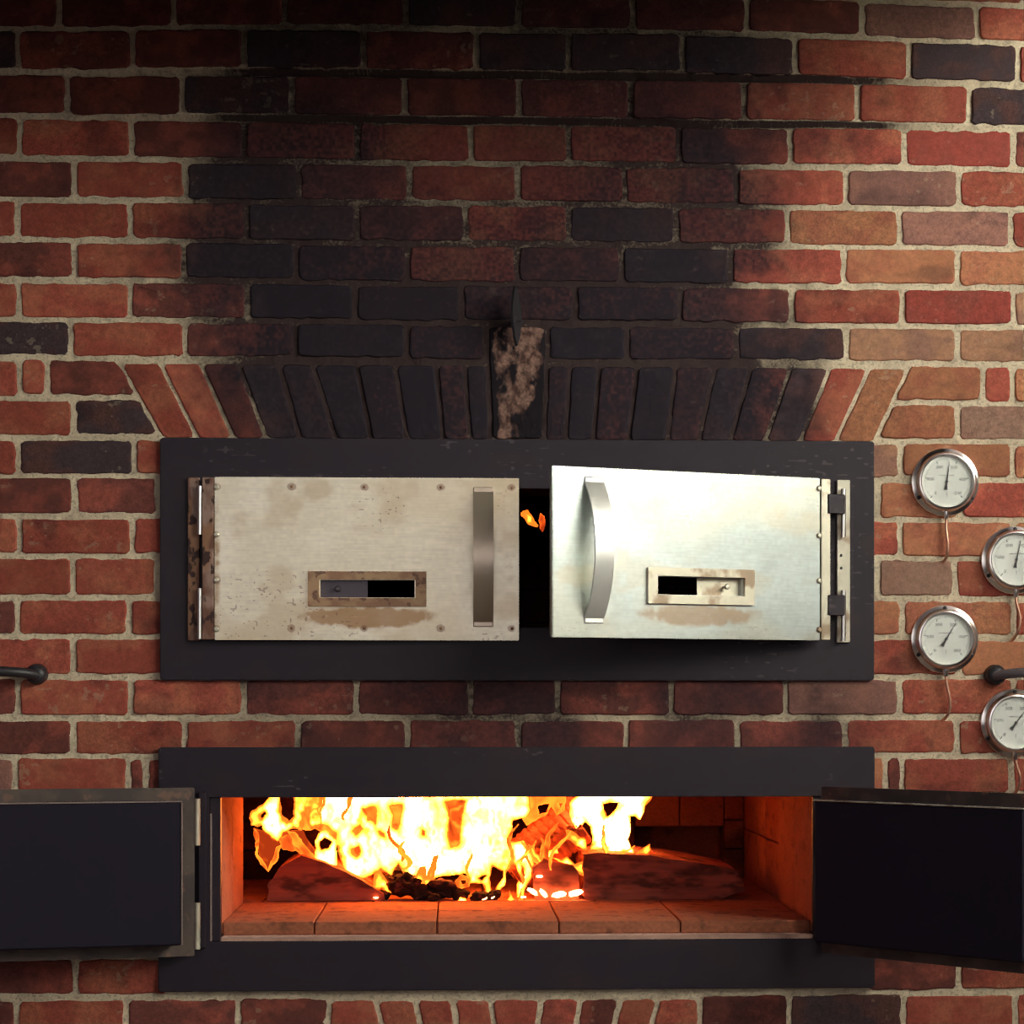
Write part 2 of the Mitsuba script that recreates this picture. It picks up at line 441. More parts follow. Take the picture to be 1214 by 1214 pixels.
def brick_mesh(poly, kind, step=.0095, r=.0055, back=.02, jitter=.0021):
    c = poly.centroid
    out = proud(c.x, c.y)
    p = poly.buffer(-r, join_style='mitre').buffer(r, quad_segs=3)
    if p.geom_type != 'Polygon' or p.is_empty:
        p = poly
    ring = p.exterior
    n = max(14, int(ring.length / step))
    base = np.array([ring.interpolate(t, normalized=True).coords[0] for t in np.arange(n) / n])
    if not ring.is_ccw:
        base = base[::-1]
    e = np.roll(base, -1, 0) - np.roll(base, 1, 0)
    nor = np.stack([-e[:, 1], e[:, 0]], 1) / np.linalg.norm(e, axis=1, keepdims=True)   # inwards
    seed = BRICK_ID[0]
    q = np.c_[base * 55, np.full(n, seed * 1.37)]
    base = base + nor * ((meshkit.noise(q, 3) - .45) * 2.2 * jitter + (meshkit.noise(q * 3.1, 5) - .5) * 1.3 * jitter)[:, None]
    face = -out - .0014 - .0026 * NR.random()
    tilt = (NR.random(2) - .5) * .010
    hgt = lambda xy: face + (xy - [c.x, c.y]) @ tilt - ((np.array([proud(x, c.y) for x in xy[:, 0]]) - out) if out else 0)  # noqa: E731
    rings = [(base, back + np.zeros(n)), (base, hgt(base) + .0022), (base + nor * .0010, hgt(base) + .0006), (base + nor * .0026, hgt(base)),
             (base + nor * .0075, hgt(base) - .0003 + (meshkit.noise(q * 1.7, 8) - .5) * .0012)]
    v = np.vstack([np.c_[a[:, 0], y, a[:, 1]] for a, y in rings] + [[[c.x, face - .0004, c.y]]])
    f = []
    for i in range(len(rings) - 1):
        for j in range(n):
            k = (j + 1) % n
            f += [[i * n + j, i * n + k, (i + 1) * n + k], [i * n + j, (i + 1) * n + k, (i + 1) * n + j]]
    m = len(rings) - 1
    f += [[m * n + j, m * n + (j + 1) % n, len(v) - 1] for j in range(n)]
    x0, z0, x1, z1 = poly.bounds
    uv = np.c_[TONE[kind] + .1 + .8 * np.clip((v[:, 0] - x0) / (x1 - x0), 0, 1), seed % 97 + .1 + .8 * np.clip((v[:, 2] - z0) / (z1 - z0), 0, 1)]
    BRICK_ID[0] += 1
    return trimesh.Trimesh(v, f, process=False), uv


def add_brick(poly, kind, jitter):
    m, uv = brick_mesh(poly, kind, jitter=jitter)
    return add('wall_back__brick', m, 'brick', smooth=True, uv=uv)


J, BED = .0052, .0055       # half a joint
beyond, beyond_uv = [], []  # brickwork outside the picture, for a viewer who steps aside


def lay(poly, kind, seen=True, jitter=.0021):
    if poly.is_empty or poly.area < 2e-4:
        return
    x0, z0, x1, z1 = poly.bounds
    if seen and x1 > SEEN_X[0] and x0 < SEEN_X[1] and z1 > .425 and z0 < 2.39:
        add_brick(poly, kind, jitter)
    else:
        m, uv = brick_mesh(poly, kind, step=.05, jitter=.0)
        beyond.append(m)
        beyond_uv.append(uv)


def course(z1, z0, joints, kinds, clip=None, lo=None, hi=None):
    """One course of bricks between its bed joints; continued to both sides (or up to lo / hi) at a brick's pitch."""
    js, ks = [j / 1000 for j in joints], list(kinds)
    assert len(ks) in (len(js) + 1,), (joints, kinds)
    left, right = [], []
    if lo is None:
        x = js[0]
        while x > -2.0:
            x -= .213
            left.append((x, ks[0] if not left else R.choice('rrbrdr')))
        edges = [a for a, _ in left[::-1]] + js
        ks = [b for _, b in left[::-1]] + ks[1:]
    else:
        edges = [lo] + js
    if hi is None:
        x = js[-1]
        last = ks[-1]
        ks = ks[:-1]
        while x < 2.3:
            x += .213
            right.append((x, last if not right else R.choice('rrorpb')))
        edges += [a for a, _ in right]
        ks += [b for _, b in right]
    else:
        edges = edges + [hi]
    for a, b, k in zip(edges, edges[1:], ks):
        if k == '.':
            continue
        dz = (R.random() - .5) * .003
        p = sg.box(a + J, z0 + BED + dz, b - J, z1 - BED + dz)
        if clip is not None:
            p = p.difference(clip)
            if p.geom_type == 'MultiPolygon':
                p = max(p.geoms, key=lambda g: g.area)
        lay(p, k)


P2 = lambda x, z: (x / 1000, z)  # noqa: E731
arch_zone = sg.Polygon([P2(-627, 1.686), P2(858, 1.686), P2(789, 1.539), P2(-545, 1.539)]).buffer(.0055, join_style='mitre')
arch_zone = arch_zone.intersection(sg.box(-1, 1.5, 1, 1.6875))
low_zone = sg.box(-.245, .3, .468, .5)
for k, (js, ks) in FULL.items():
    course(COURSE[k] / 1000, COURSE[k + 1] / 1000, js, ks)
for k, (js, ks) in LEFT.items():
    if k in (9, 10):
        course(COURSE[k] / 1000, COURSE[k + 1] / 1000, js, ks, clip=arch_zone, hi=-.50)
    else:
        course(COURSE[k] / 1000, COURSE[k + 1] / 1000, js, ks, hi=UPPER['x0'] + .016)
for k, (js, ks) in RIGHT.items():
    if k in (9, 10):
        course(COURSE[k] / 1000, COURSE[k + 1] / 1000, js, ks, clip=arch_zone, lo=.74)
    else:
        course(COURSE[k] / 1000, COURSE[k + 1] / 1000, js, ks, lo=UPPER['x1'] - .016)
for joints, kinds, top, bot in ((ARCH_LEFT, ARCH_LEFT_KINDS, 1.686, 1.539), (ARCH_RIGHT, ARCH_RIGHT_KINDS, 1.686, 1.539)):
    for (a, b), (c, d), k in zip(joints, joints[1:], kinds):
        g = .0036
        lay(sg.Polygon([P2(a, top - .006), P2(c, top - .006), P2(d, bot - .004), P2(b, bot - .004)]).buffer(-g, join_style='mitre'), k, jitter=.0008)
# the flat arch under the firebox, two courses tall, and the courses beside it
course(.497, .422, [-815, -613, -405], 'brbb', hi=-.240 + J)
course(.497, .422, [629, 846, 1060], 'bdrr', lo=.460)
for (a, b), (c, d), k in zip(ARCH_LOW, ARCH_LOW[1:], ARCH_LOW_KINDS):
    t = 75 / 50.0
    lay(sg.Polygon([P2(a, .4915), P2(c, .4915), P2(c + (d - c) * t * 2, .353), P2(a + (b - a) * t * 2, .353)]).buffer(-.005, join_style='mitre'), k)
course(.422, .347, [-720, -510, -300], 'rbrr', hi=-.245)
course(.422, .347, [520, 735, 950], 'rrbr', lo=.455)
for i, z in enumerate(np.arange(.347, .02, -.0752)):   # below the picture
    course(z, z - .0752, [-200 + 106 * (i % 2), 13 + 106 * (i % 2)], 'rbr')
for i, z in enumerate(np.arange(2.364, 2.96, .0755)):  # above it
    course(z + .0755, z, [-627 + 106 * (i % 2), -415 + 106 * (i % 2), -203 + 106 * (i % 2), 10 + 106 * (i % 2), 223 + 106 * (i % 2), 436 + 106 * (i % 2), 650 + 106 * (i % 2)], 'bbdbbdbb')
k = add('wall_back__brickwork', cat(*beyond), 'brick', smooth=True, uv=np.vstack(beyond_uv))
note(k, 'plain brickwork running on beyond the ovens', kind='stuff')

# keystone: one rough block, taller than the arch
ks_poly = sg.Polygon([(.0595, 1.752), (.1725, 1.752), (.1655, 1.537), (.0665, 1.537)]).buffer(-.003)
m, _ = brick_mesh(ks_poly, 'b', step=.009, r=.004, jitter=.0016)
note(add('wall_back__keystone', m, 'keystone_rock', smooth=True), 'rough sooty keystone with a scraped pinkish patch')

# mortar bed: one skin behind the brick faces, its surface tooled unevenly, with the two oven mouths left open
xs, zs = np.arange(-2.1, 2.36, .007), np.arange(0, 3.001, .007)
gx, gz = np.meshgrid(xs, zs, indexing='ij')
q = np.stack([gx, gz, gx * 0], -1)
gy = .0006 + .0040 * (meshkit.fbm(q * 40, 3, 2) - .5) + .003 * (meshkit.noise(q * 110, 4) - .5)
cor = np.vectorize(proud)(gx, gz)
gy -= np.where(cor > 0, cor - .0015, 0)
idx = np.arange(gx.size).reshape(gx.shape)
cx, cz = (gx[:-1, :-1] + .0035), (gz[:-1, :-1] + .0035)
hole = np.zeros(cx.shape, bool)
for o in (UPPER, LOWER):
    hole |= (cx > o['ox0'] - .02) & (cx < o['ox1'] + .02) & (cz > o['oz0'] - .05) & (cz < o['oz1'] + .02)
a, b, c, d = idx[:-1, :-1][~hole], idx[1:, :-1][~hole], idx[1:, 1:][~hole], idx[:-1, 1:][~hole]
mortar = trimesh.Trimesh(np.stack([gx, gy, gz], -1).reshape(-1, 3), np.vstack([np.c_[a, b, c], np.c_[a, c, d]]), process=False)
note(add('wall_back', mortar, 'mortar', smooth=True), 'red brick wall with pale mortar, blackened by soot above the ovens', kind='structure')


# ------------------------------------------------------------------ the ovens' steel and brick
def oven_frame(o, name, y_front, label):
    outer = rect(o['x0'], o['x1'], o['z0'], o['z1'], .006)
    inner = rect(o['ox0'], o['ox1'], o['oz0'], o['oz1'])
    ring = outer.difference(inner)
    body = plate(ring, -.005, y_front + .0015)
    lip = plate(outer.buffer(-.0015).difference(inner.buffer(.001)), y_front + .0015, y_front)
    return note(add(f'{name}__frame', cat(body, lip), 'black_steel'), label)


oven_frame(UPPER, 'bread_oven', -.016, 'black steel face plate of the upper oven')
oven_frame(LOWER, 'firebox', -.016, 'black steel face plate of the firebox')


def fire_bricks(name, part, axis, const, thick, us, vs, bsdf, gap=.0012):
    """A skin of firebricks in the plane axis = const (thick reaching away), joints at us and vs."""
    for a, b in zip(us, us[1:]):
        for c, d in zip(vs, vs[1:]):
            e = (R.random() - .5) * .0014
            lo, hi = (const + e, const + thick) if thick > 0 else (const + thick, const + e)
            if axis == 'z':
                m = box(a + gap, b - gap, c + gap, d - gap, lo, hi, .002)
            elif axis == 'x':
                m = box(lo, hi, a + gap, b - gap, c + gap, d - gap, .002)
            else:
                m = box(a + gap, b - gap, lo, hi, c + gap, d - gap, .002)
            add(f'{name}__{part}', m, bsdf)


# firebox: throat 0.45 deep, then a wider chamber with a vault
FZ, TX0, TX1, TD, CD = .633, -.437, .673, .45, 1.05
fire_bricks('firebox', 'floor_brick', 'z', FZ, -.024, [TX0, -.265, -.035, .195, .425, TX1], [.018, .24, TD], 'firebrick')
fire_bricks('firebox', 'chamber_floor_brick', 'z', FZ, -.024, [-.62, -.40, -.17, .06, .29, .52, .677], [TD, .68, .86, CD], 'firebrick')
fire_bricks('firebox', 'side_brick', 'x', TX0, -.06, [.004, .225, TD], [.609, FZ + .275], 'firebrick')
fire_bricks('firebox', 'side_brick', 'x', TX1, .06, [.004, .225, TD], [.609, FZ + .275], 'firebrick')
fire_bricks('firebox', 'chamber_wall_brick', 'x', -.62, -.06, [TD, .68, .90, CD + .06], [FZ - .024, FZ + .115, FZ + .23, FZ + .34], 'sooty_firebrick')
fire_bricks('firebox', 'chamber_wall_brick', 'x', TX1 + .004, .06, [TD, .68, .90, CD + .06], [FZ - .024, FZ + .115, FZ + .23, FZ + .34], 'firebrick')
fire_bricks('firebox', 'back_brick', 'y', CD, .06, [-.62, -.50, -.27, -.04, .19, .42], [FZ - .024, FZ + .068, FZ + .136, FZ + .228, FZ + .34], 'sooty_firebrick')
fire_bricks('firebox', 'back_brick', 'y', CD, .06, [.42, .525, .63], [FZ + .120, FZ + .228, FZ + .34], 'firebrick')
fire_bricks('firebox', 'back_brick', 'y', CD, .06, [.63, .677], [FZ - .024, FZ + .068, FZ + .136, FZ + .228, FZ + .34], 'smoked_firebrick')
note(add('firebox__flue', cat(box(.36, .42, CD + .06, CD + .2, FZ - .03, FZ + .2), box(.63, .70, CD + .06, CD + .2, FZ - .03, FZ + .2), box(.36, .70, CD + .16, CD + .2, FZ - .03, FZ + .2), box(.36, .70, CD + .06, CD + .2, FZ + .136, FZ + .2), box(.36, .70, CD, CD + .2, FZ - .06, FZ - .024)), 'smoked_firebrick'), 'dark flue opening in the back wall')
add('firebox__return_wall', box(-.68, TX0 - .06, TD - .06, TD, FZ - .03, FZ + .4), 'sooty_firebrick')
add('firebox__lintel', cat(box(TX0 - .06, TX1 + .06, .004, TD, FZ + .275, FZ + .335, .002)), 'sooty_firebrick')
th = np.linspace(0, np.pi, 25)
vault = np.array([[(.0285 - .6485 * math.cos(t)), FZ + .30 + .09 * math.sin(t)] for t in th])
vault = sg.Polygon(np.vstack([vault, [[.737, FZ + .45], [-.68, FZ + .45]]]).tolist()).buffer(0)
add('firebox__vault', plate(vault, TD, CD + .06), 'sooty_firebrick')
# steel angle lining the mouth, and the bed of pale ash and mortar the hearth sits on
for a, b in ((LOWER['ox0'], TX0), (TX1, LOWER['ox1'])):
    note(add('firebox__mouth_lining', box(a, b, -.009, .016, LOWER['oz0'], LOWER['oz1'], .0012), 'black_steel'), 'steel angle at the side of the mouth')
add('firebox__mouth_edge', box(LOWER['ox0'] + .0005, LOWER['ox0'] + .0045, -.014, -.009, LOWER['oz0'], LOWER['oz1'] - .03, .001), 'dull_edge')
note(add('firebox__ash_ledge', box(TX0, TX1, -.010, TD, .585, .6090, .002), 'ash_mortar'), 'pale gritty ledge below the hearth')

# upper oven: hearth, sides, back and a low vault, all dark inside
UX0, UX1, UZ = UPPER['ox0'], UPPER['ox1'], UPPER['oz0']
fire_bricks('bread_oven', 'floor_brick', 'z', UZ, -.03, np.linspace(UX0, UX1, 6).tolist(), [.0, .3, .6, .9, 1.2], 'sooty_firebrick')
fire_bricks('bread_oven', 'side_brick', 'x', UX0, -.05, [.0, .3, .6, .9, 1.2], [UZ - .03, UZ + .13, UZ + .29], 'sooty_firebrick')
fire_bricks('bread_oven', 'side_brick', 'x', UX1, .05, [.0, .3, .6, .9, 1.2], [UZ - .03, UZ + .13, UZ + .29], 'sooty_firebrick')
fire_bricks('bread_oven', 'back_brick', 'y', 1.2, .05, np.linspace(UX0 - .05, UX1 + .05, 7).tolist(), [UZ - .03, UZ + .05, UZ + .13, UZ + .21, UZ + .29], 'sooty_firebrick')
add('bread_oven__ceiling', box(UX0 - .05, UX1 + .05, .0, 1.25, UZ + .29, UZ + .34), 'sooty_firebrick')
note('bread_oven', 'wide black-framed upper oven with two stainless doors, above the open fire', 'oven')
note('firebox', 'open black-framed firebox with burning logs and two black doors swung wide', 'oven')

# ------------------------------------------------------------------ the two stainless doors (mirror images)
DZ0, DZ1 = 1.161, 1.463


def door_matrix(axis_x, axis_y, side, angle):
    a = math.radians(angle)
    e = np.array([side * math.cos(a), -math.sin(a), 0])
    n = np.array([-side * math.sin(a) * 1.0, -math.cos(a), 0]) if side > 0 else np.array([math.sin(a), -math.cos(a), 0])
    m = np.eye(4)
    m[:3, 0], m[:3, 1], m[:3, 2], m[:3, 3] = e, -n, [0, 0, 1], [axis_x, axis_y, 0]
    return m


def place(mesh, mat):
    m = tri(mesh).copy()
    m.vertices = m.vertices @ mat[:3, :3].T + mat[:3, 3]
    if np.linalg.det(mat[:3, :3]) < 0:
        m.invert()
    return m


def bolt_head(s, z, y, r=.0055, h=.004):
    m = lathe([(0, h), (r * .55, h * .92), (r * .9, h * .5), (r, 0), (r, -.001), (0, -.001)], 14)
    m.apply_translation([s, y, z])
    return m


def steel_door(mat, sheet, sheet_bolt, strip, pin, shutter, slot_frame, handle, face_bolts, what, bolt_mat):
    k = 'bread_oven__door' if 'bread_oven__door' not in USED else 'bread_oven__door_001'
    s0, s1 = .027, .604 if what == 'ajar' else .590
    if what == 'ajar':
        s0 = .0555
    t = .010
    pan = rect(s0, s1, DZ0, DZ1, .002).difference(rect(.222, .396, 1.2405, 1.2725))
    m = cat(plate(pan, -t, 0))
    lip_ = plate(pan.buffer(-.0012), -t - .0012, -t)
    m = cat(m, lip_)
    uv = np.c_[m.vertices[:, 0], m.vertices[:, 2] - DZ0]
    USED.add(k)
    scene[k] = mikit.ply(place(m, mat), sheet, smooth=False, uv=uv)
    note(k, {'shut': 'left stainless door, shut, browned by stains', 'ajar': 'right stainless door, ajar, cleaner and brighter'}[what])
    P = lambda name, mesh, b, lab=None, smooth=30: note(add(f'{k}__{name}', place(mesh, mat), b, smooth=smooth), lab) if lab else add(f'{k}__{name}', place(mesh, mat), b, smooth=smooth)  # noqa: E731
    # hinge strip along the edge, with its bolts
    q0 = .004 if what == 'shut' else .034
    P('hinge_strip', box(q0, s0 - .0016, -t - .003, 0, DZ0 + .001, DZ1 - .001, .001), strip, smooth=False)
    for bz in (.283, .195, .111, .020):
        P('bolt', bolt_head(s0 + .003, DZ0 + bz, -t - .001, .0058, .005), bolt_mat)
    if face_bolts:
        for bu, bv in BOLTS[:8]:
            P('bolt', bolt_head(bu, DZ0 + bv, -t - .001, .0030, .0012), sheet_bolt)
    # bowed strap handle
    z0, z1, sc, w, st = 1.192, 1.440, .5235, .0185, .047
    tt = np.linspace(-1, 1, 41)
    prof = np.c_[-t - .001 - st * (1 - tt ** 2) ** .85, (z0 + z1) / 2 + tt * (z1 - z0) / 2]
    d = np.gradient(prof, axis=0)
    nn = np.stack([-d[:, 1], d[:, 0]], 1) / np.linalg.norm(d, axis=1, keepdims=True)
    a_, b_ = prof, prof - nn * .0042
    b_ = np.where((prof + nn * .0042)[:, :1].min() < b_[:, :1].min(), b_, prof + nn * .0042)
    v = []
    for (ya, za), (yb, zb) in zip(a_, b_):
        v += [[sc - w, ya, za], [sc + w, ya, za], [sc + w, yb, zb], [sc - w, yb, zb]]
    f = []
    for i in range(40):
        for j in range(4):
            p0, p1 = 4 * i + j, 4 * i + (j + 1) % 4
            f += [[p0, p1, p1 + 4], [p0, p1 + 4, p0 + 4]]
    f += [[0, 2, 1], [0, 3, 2], [160, 161, 162], [160, 162, 163]]
    strap = trimesh.Trimesh(v, f, process=False)
    strap.fix_normals()
    P('handle', strap, handle, 'bowed steel strap handle', smooth=25)
    for zz in (z0, z1):
        P('handle_foot', box(sc - w, sc + w, -t - .004, -t + .001, zz - .006, zz + .006, .0015), handle, smooth=False)
    # viewing slot: raised frame, sliding shutter behind it
    P('slot_frame', plate(rect(.199, .418, 1.2235, 1.2885, .001).difference(rect(.2195, .3985, 1.2395, 1.2735)), -t - .008, -t + .001), slot_frame, 'raised frame of the viewing slot', smooth=False)
    P('shutter', box(.214, .309, .001, .003, 1.236, 1.277), shutter, 'sliding shutter half closing the slot', smooth=False)
    kn = lathe([(0, .016), (.004, .0155), (.0055, .013), (.0045, .010), (.0022, .008), (.0022, 0)], 14)
    kn.apply_translation([.2535, .001, 1.2565])
    P('shutter_knob', kn, shutter)
    return k


LD = door_matrix(-.472, -.026, 1, 0.0)
RD = door_matrix(.725, -.032, -1, 22.3)
dl = steel_door(LD, 'stained_stainless', 'tan_steel', 'rusty_steel', 'bright_pin', 'shaded_shutter', 'tan_steel', 'browned_handle', True, 'shut', 'worn_steel')
dr_ = steel_door(RD, 'clean_stainless', 'tan_steel', 'worn_steel', 'bright_pin', 'worn_steel', 'worn_steel', 'bright_handle', False, 'ajar', 'worn_steel')


def pin(x, y, z0, z1, r):
    return tube([[x, y, z] for z in np.linspace(z0, z1, 4)], r, 14)


# hinges: leaf on the face plate, two bright barrels each
add('bread_oven__hinge_leaf', box(-.496, -.474, -.024, -.015, 1.160, 1.463, .001), 'rusty_steel')
for z0, z1 in ((1.356, 1.446), (1.163, 1.257)):
    add('bread_oven__hinge_barrel', pin(-.4725, -.036, z0, z1, .0040), 'bright_pin', smooth=40)
add('bread_oven__hinge_leaf', cat(box(.716, .741, -.024, -.015, 1.158, 1.464, .001), *[lathe([(0, .0005), (.0026, .0005), (.0026, 0)], 10).apply_translation([.724, -.024, z]) for z in (1.325, 1.3)][:0]), 'worn_steel')
for z in (1.322, 1.298):
    h = lathe([(0, .0012), (.0022, .0012), (.0026, 0)], 10)
    h.apply_translation([.724, -.024, z])
    add('bread_oven__screw', h, 'black_iron')
for z0, z1 in ((1.355, 1.446), (1.161, 1.256)):
    add('bread_oven__hinge_barrel', pin(.7265, -.034, z0, z1, .0048), 'bright_pin', smooth=40)
for z0, z1 in ((1.398, 1.434), (1.208, 1.246)):
    add(f'{dr_}__hinge_arm', place(box(.004, .040, -.016, -.004, z0, z1, .001), RD), 'black_steel')


# ------------------------------------------------------------------ the two black firebox doors, swung open
def black_door(mat, width, what):
    k = 'firebox__door' if 'firebox__door' not in USED else 'firebox__door_001'
    z0, z1 = .579, .889
    USED.add(k)
    pl = cat(plate(rect(.0, width, z0, z1, .003), -.006, .0))
    scene[k] = mikit.ply(place(pl, mat), 'door_rim_steel', smooth=False)
    note(k, f'black firebox door swung open to the {what}')
    ins = box(.030, width - .036, -.062, -.006, .605, .866, .003)
    note(add(f'{k}__insulation_box', place(ins, mat), 'insulation_black'), 'thick matt black plug on the inside of the door')
    # pale strips that paint the highlights along the plug's edges
    e0, e1 = .030, width - .036
    wire = box(e0 - .0015, e1 + .0015, -.0640, -.0595, .8645, .8675, .0008)
    if what == 'left':
        wire = cat(wire, box(e0 - .002, e0 + .001, -.0640, -.0595, .6055, .8640, .0008))
    note(add(f'{k}__edge_highlight', place(wire, mat), 'dull_edge' if what == 'left' else 'worn_steel'), 'pale strip painting the edge highlight of the plug')
    return k


def open_matrix(x, y, side, angle):
    """side -1: the door runs to the left of its hinge, +1: to the right; angle: how far it stands off the wall."""
    a = math.radians(angle)
    e = np.array([side * math.cos(a), -math.sin(a), 0])
    n = np.array([-side * math.sin(a), -math.cos(a), 0])
    m = np.eye(4)
    m[:3, 0], m[:3, 1], m[:3, 2], m[:3, 3] = e, -n, [0, 0, 1], [x, y, 0]
    return m


black_door(open_matrix(-.481, -.05, -1, 13.0), .555, 'left')
black_door(open_matrix(.686, -.05, 1, 49.5), .53, 'right')
add('firebox__hinge_leaf', box(-.476, -.462, -.026, -.015, .590, .880, .001), 'black_steel')
add('firebox__hinge_leaf', box(.700, .716, -.026, -.015, .590, .880, .001), 'door_rim_steel')
for z0, z1 in ((.782, .868), (.590, .676)):
    add('firebox__hinge_barrel', pin(-.476, -.044, z0, z1, .0055), 'worn_steel', smooth=40)
    add('firebox__hinge_barrel', pin(.703, -.036, z0, z1, .0055), 'worn_steel', smooth=40)


# ------------------------------------------------------------------ thermometers
def gauge(x, z, angle, tube_pts, label):
    t = 'thermometer' if not any(q.startswith('thermometer') for q in labels) else f'thermometer_{sum(1 for q in labels if q.startswith("thermometer")):03d}'
    note(t, label, 'thermometer', 'round dial thermometers on the wall')
    y = -.004

    def P(name, m, b, smooth=35, **kw):
        m = tri(m).copy()
        m.apply_translation([x, y, z])
        return add(f'{t}__{name}', m, b, smooth=smooth, **kw)

    P('flange', lathe([(.0, -.001), (.0635, -.001), (.0645, .0005), (.0643, .0020), (.0634, .0032), (.0600, .0042), (.0565, .0056), (.0552, .0080), (.0548, .0120), (.0, .0122)], 64), 'polished_steel')
    P('bezel', lathe([(.0556, .0105), (.0560, .0170), (.0552, .0205), (.0530, .0228), (.0505, .0232), (.0490, .0222), (.0482, .0200), (.0480, .0140), (.0470, .0138), (.0470, .0124)], 64), 'polished_steel')
    dial = P('dial', lathe([(.0, .0145), (.0479, .0145), (.0479, .0125), (.0, .0125)], 64), 'dial_white')
    P('glass', lathe([(.0, .0195), (.0481, .0195)], 48), 'gauge_glass', smooth=False)
    ink, pale = [], []
    for i in range(51):
        a = math.radians(-135 + 270 * i / 50)
        big = i % 10 == 0
        r0, r1, w = .0375 if big else (.0395 if i % 5 == 0 else .0405), .0428, .0006 if big else .0003
        m = box(-w, w, -.0151, -.0144, r0, r1)
        (ink if big else pale).append(moved(m, TM.rotation_matrix(a, [0, 1, 0])))
    for i, word in enumerate(('0', '100', '200', '300', '400', '500')):
        a = math.radians(-135 + 54 * i)
        m = meshkit.text_mesh(word, .0052, .0006, bold=True)
        m.apply_translation([-(m.bounds[0][0] + m.bounds[1][0]) / 2, -(m.bounds[0][1] + m.bounds[1][1]) / 2, 0])
        v = m.vertices.copy()
        m.vertices = np.c_[v[:, 0] + .0305 * math.sin(a), -.0145 - v[:, 2], v[:, 1] + .0305 * math.cos(a)]
        pale.append(m)
    pale.append(box(-.0135, .0135, -.0149, -.0144, .0108, .0118))   # a line of print too small to read
    pale.append(box(-.0004, .0004, -.0149, -.0144, -.0275, -.0205))
    note(P('scale_mark', cat(*ink), 'dial_ink', smooth=False), None, None, None, 'stuff')
    note(P('dial_print', cat(*pale), 'dial_grey_ink', smooth=False), None, None, None, 'stuff')
    needle = plate(sg.Polygon([(-.0034, -.0155), (.0034, -.0155), (.0016, -.006), (.0011, .0), (.0003, .037), (-.0003, .037), (-.0011, .0), (-.0016, -.006)]), -.0170, -.0162)
    hub = lathe([(0, .0182), (.0026, .018), (.0028, .0145)], 16)
    P('needle', moved(cat(needle, hub), TM.rotation_matrix(math.radians(angle), [0, 1, 0])), 'dial_ink', smooth=False)
    for a in (90, 210, 330):
        m = lathe([(0, .0082), (.0018, .0068), (.0036, .0060), (.0038, .0030)], 14)
        m.apply_translation([.0588 * math.cos(math.radians(a)), 0, .0588 * math.sin(math.radians(a))])
        P('screw', m, 'black_iron')
    stem = tube([[0, -.011, -.054], [0, -.011, -.062], [0, -.011, -.0705]], [.0055, .0055, .0040], 14)
    P('stem', stem, 'polished_steel')
    pts = spline([[px / 1000, py / 1000, pz / 1000] for px, py, pz in tube_pts], 36)
    note(add(f'{t}__capillary_tube', tube(pts, .0030, 12), 'copper', smooth=40), 'thin copper tube')


gauge(.925, 1.462, 8, [(926, -15, 1392), (925, -16, 1372), (928, -17, 1340), (926, -14, 1322), (920, 0, 1308), (919, 14, 1302)], 'topmost round steel dial thermometer, needle almost upright')
gauge(1.058, 1.315, 12, [(1058, -15, 1246), (1060, -16, 1230), (1066, -17, 1200), (1060, -14, 1176), (1053, 0, 1162), (1051, 14, 1156)], 'round steel dial thermometer cut by the picture edge, above the black rod at right')
gauge(.924, 1.165, 31, [(925, -15, 1095), (926, -16, 1080), (932, -17, 1048), (930, -14, 1026), (922, 0, 1012), (918, 14, 1006)], 'round steel dial thermometer left of the black rod, needle leaning right')
gauge(1.057, 1.007, 37, [(1058, -15, 938), (1060, -16, 925), (1066, -17, 900), (1063, -14, 884), (1058, 0, 872), (1056, 14, 866)], 'lowest round steel dial thermometer, below the black rod and above the open door')


# ------------------------------------------------------------------ iron rods at both sides, damper plate
def rod(x, z, side, label):
    t = 'iron_rod' if 'iron_rod' not in labels else 'iron_rod_001'
    note(t, label, 'iron rod', 'black iron rods on bosses')
    boss = lathe([(0, .026), (.010, .0255), (.0165, .022), (.0190, .015), (.0195, .006), (.0200, -.003), (0, -.003)], 32)
    boss.apply_translation([x, -.002, z])
    add(f'{t}__boss', boss, 'black_iron', smooth=50)
    pts = spline([[x - side * .003, -.022, z - .002], [x + side * .018, -.042, z + .002], [x + side * .07, -.060, z + .005], [x + side * .40, -.13, z + .012]], 30)
    add(f'{t}__bar', tube(pts, np.linspace(.0092, .0100, 30), 16), 'black_iron' if side < 0 else 'grey_iron', smooth=50)


rod(-.776, 1.098, -1, 'black iron rod on a round boss at the left edge of the picture')
rod(1.020, 1.0975, 1, 'black iron rod on a round boss among the thermometers at the right')

note('damper_plate', 'thin dark pointed iron damper plate standing edge-on above the keystone', 'damper')
half = [(.0, -.0555), (.012, -.040), (.020, -.020), (.0235, 0), (.020, .022), (.011, .042), (.0, .0555)]
leaf = sg.Polygon([(a, b) for a, b in half] + [(-a * .7, b) for a, b in half[::-1]])
leaf_m = plate(leaf, -.0022, .0022)
mt = TM.translation_matrix([.1115, -.042, 1.764]) @ TM.rotation_matrix(math.radians(64), [0, 0, 1]) @ TM.rotation_matrix(math.radians(-4), [0, 1, 0])
add('damper_plate__blade', moved(leaf_m, mt), 'black_iron')
add('damper_plate__shaft', tube([[.116, -.044, 1.760], [.119, -.02, 1.7595], [.123, .01, 1.759]], .0055, 12), 'black_iron', smooth=40)


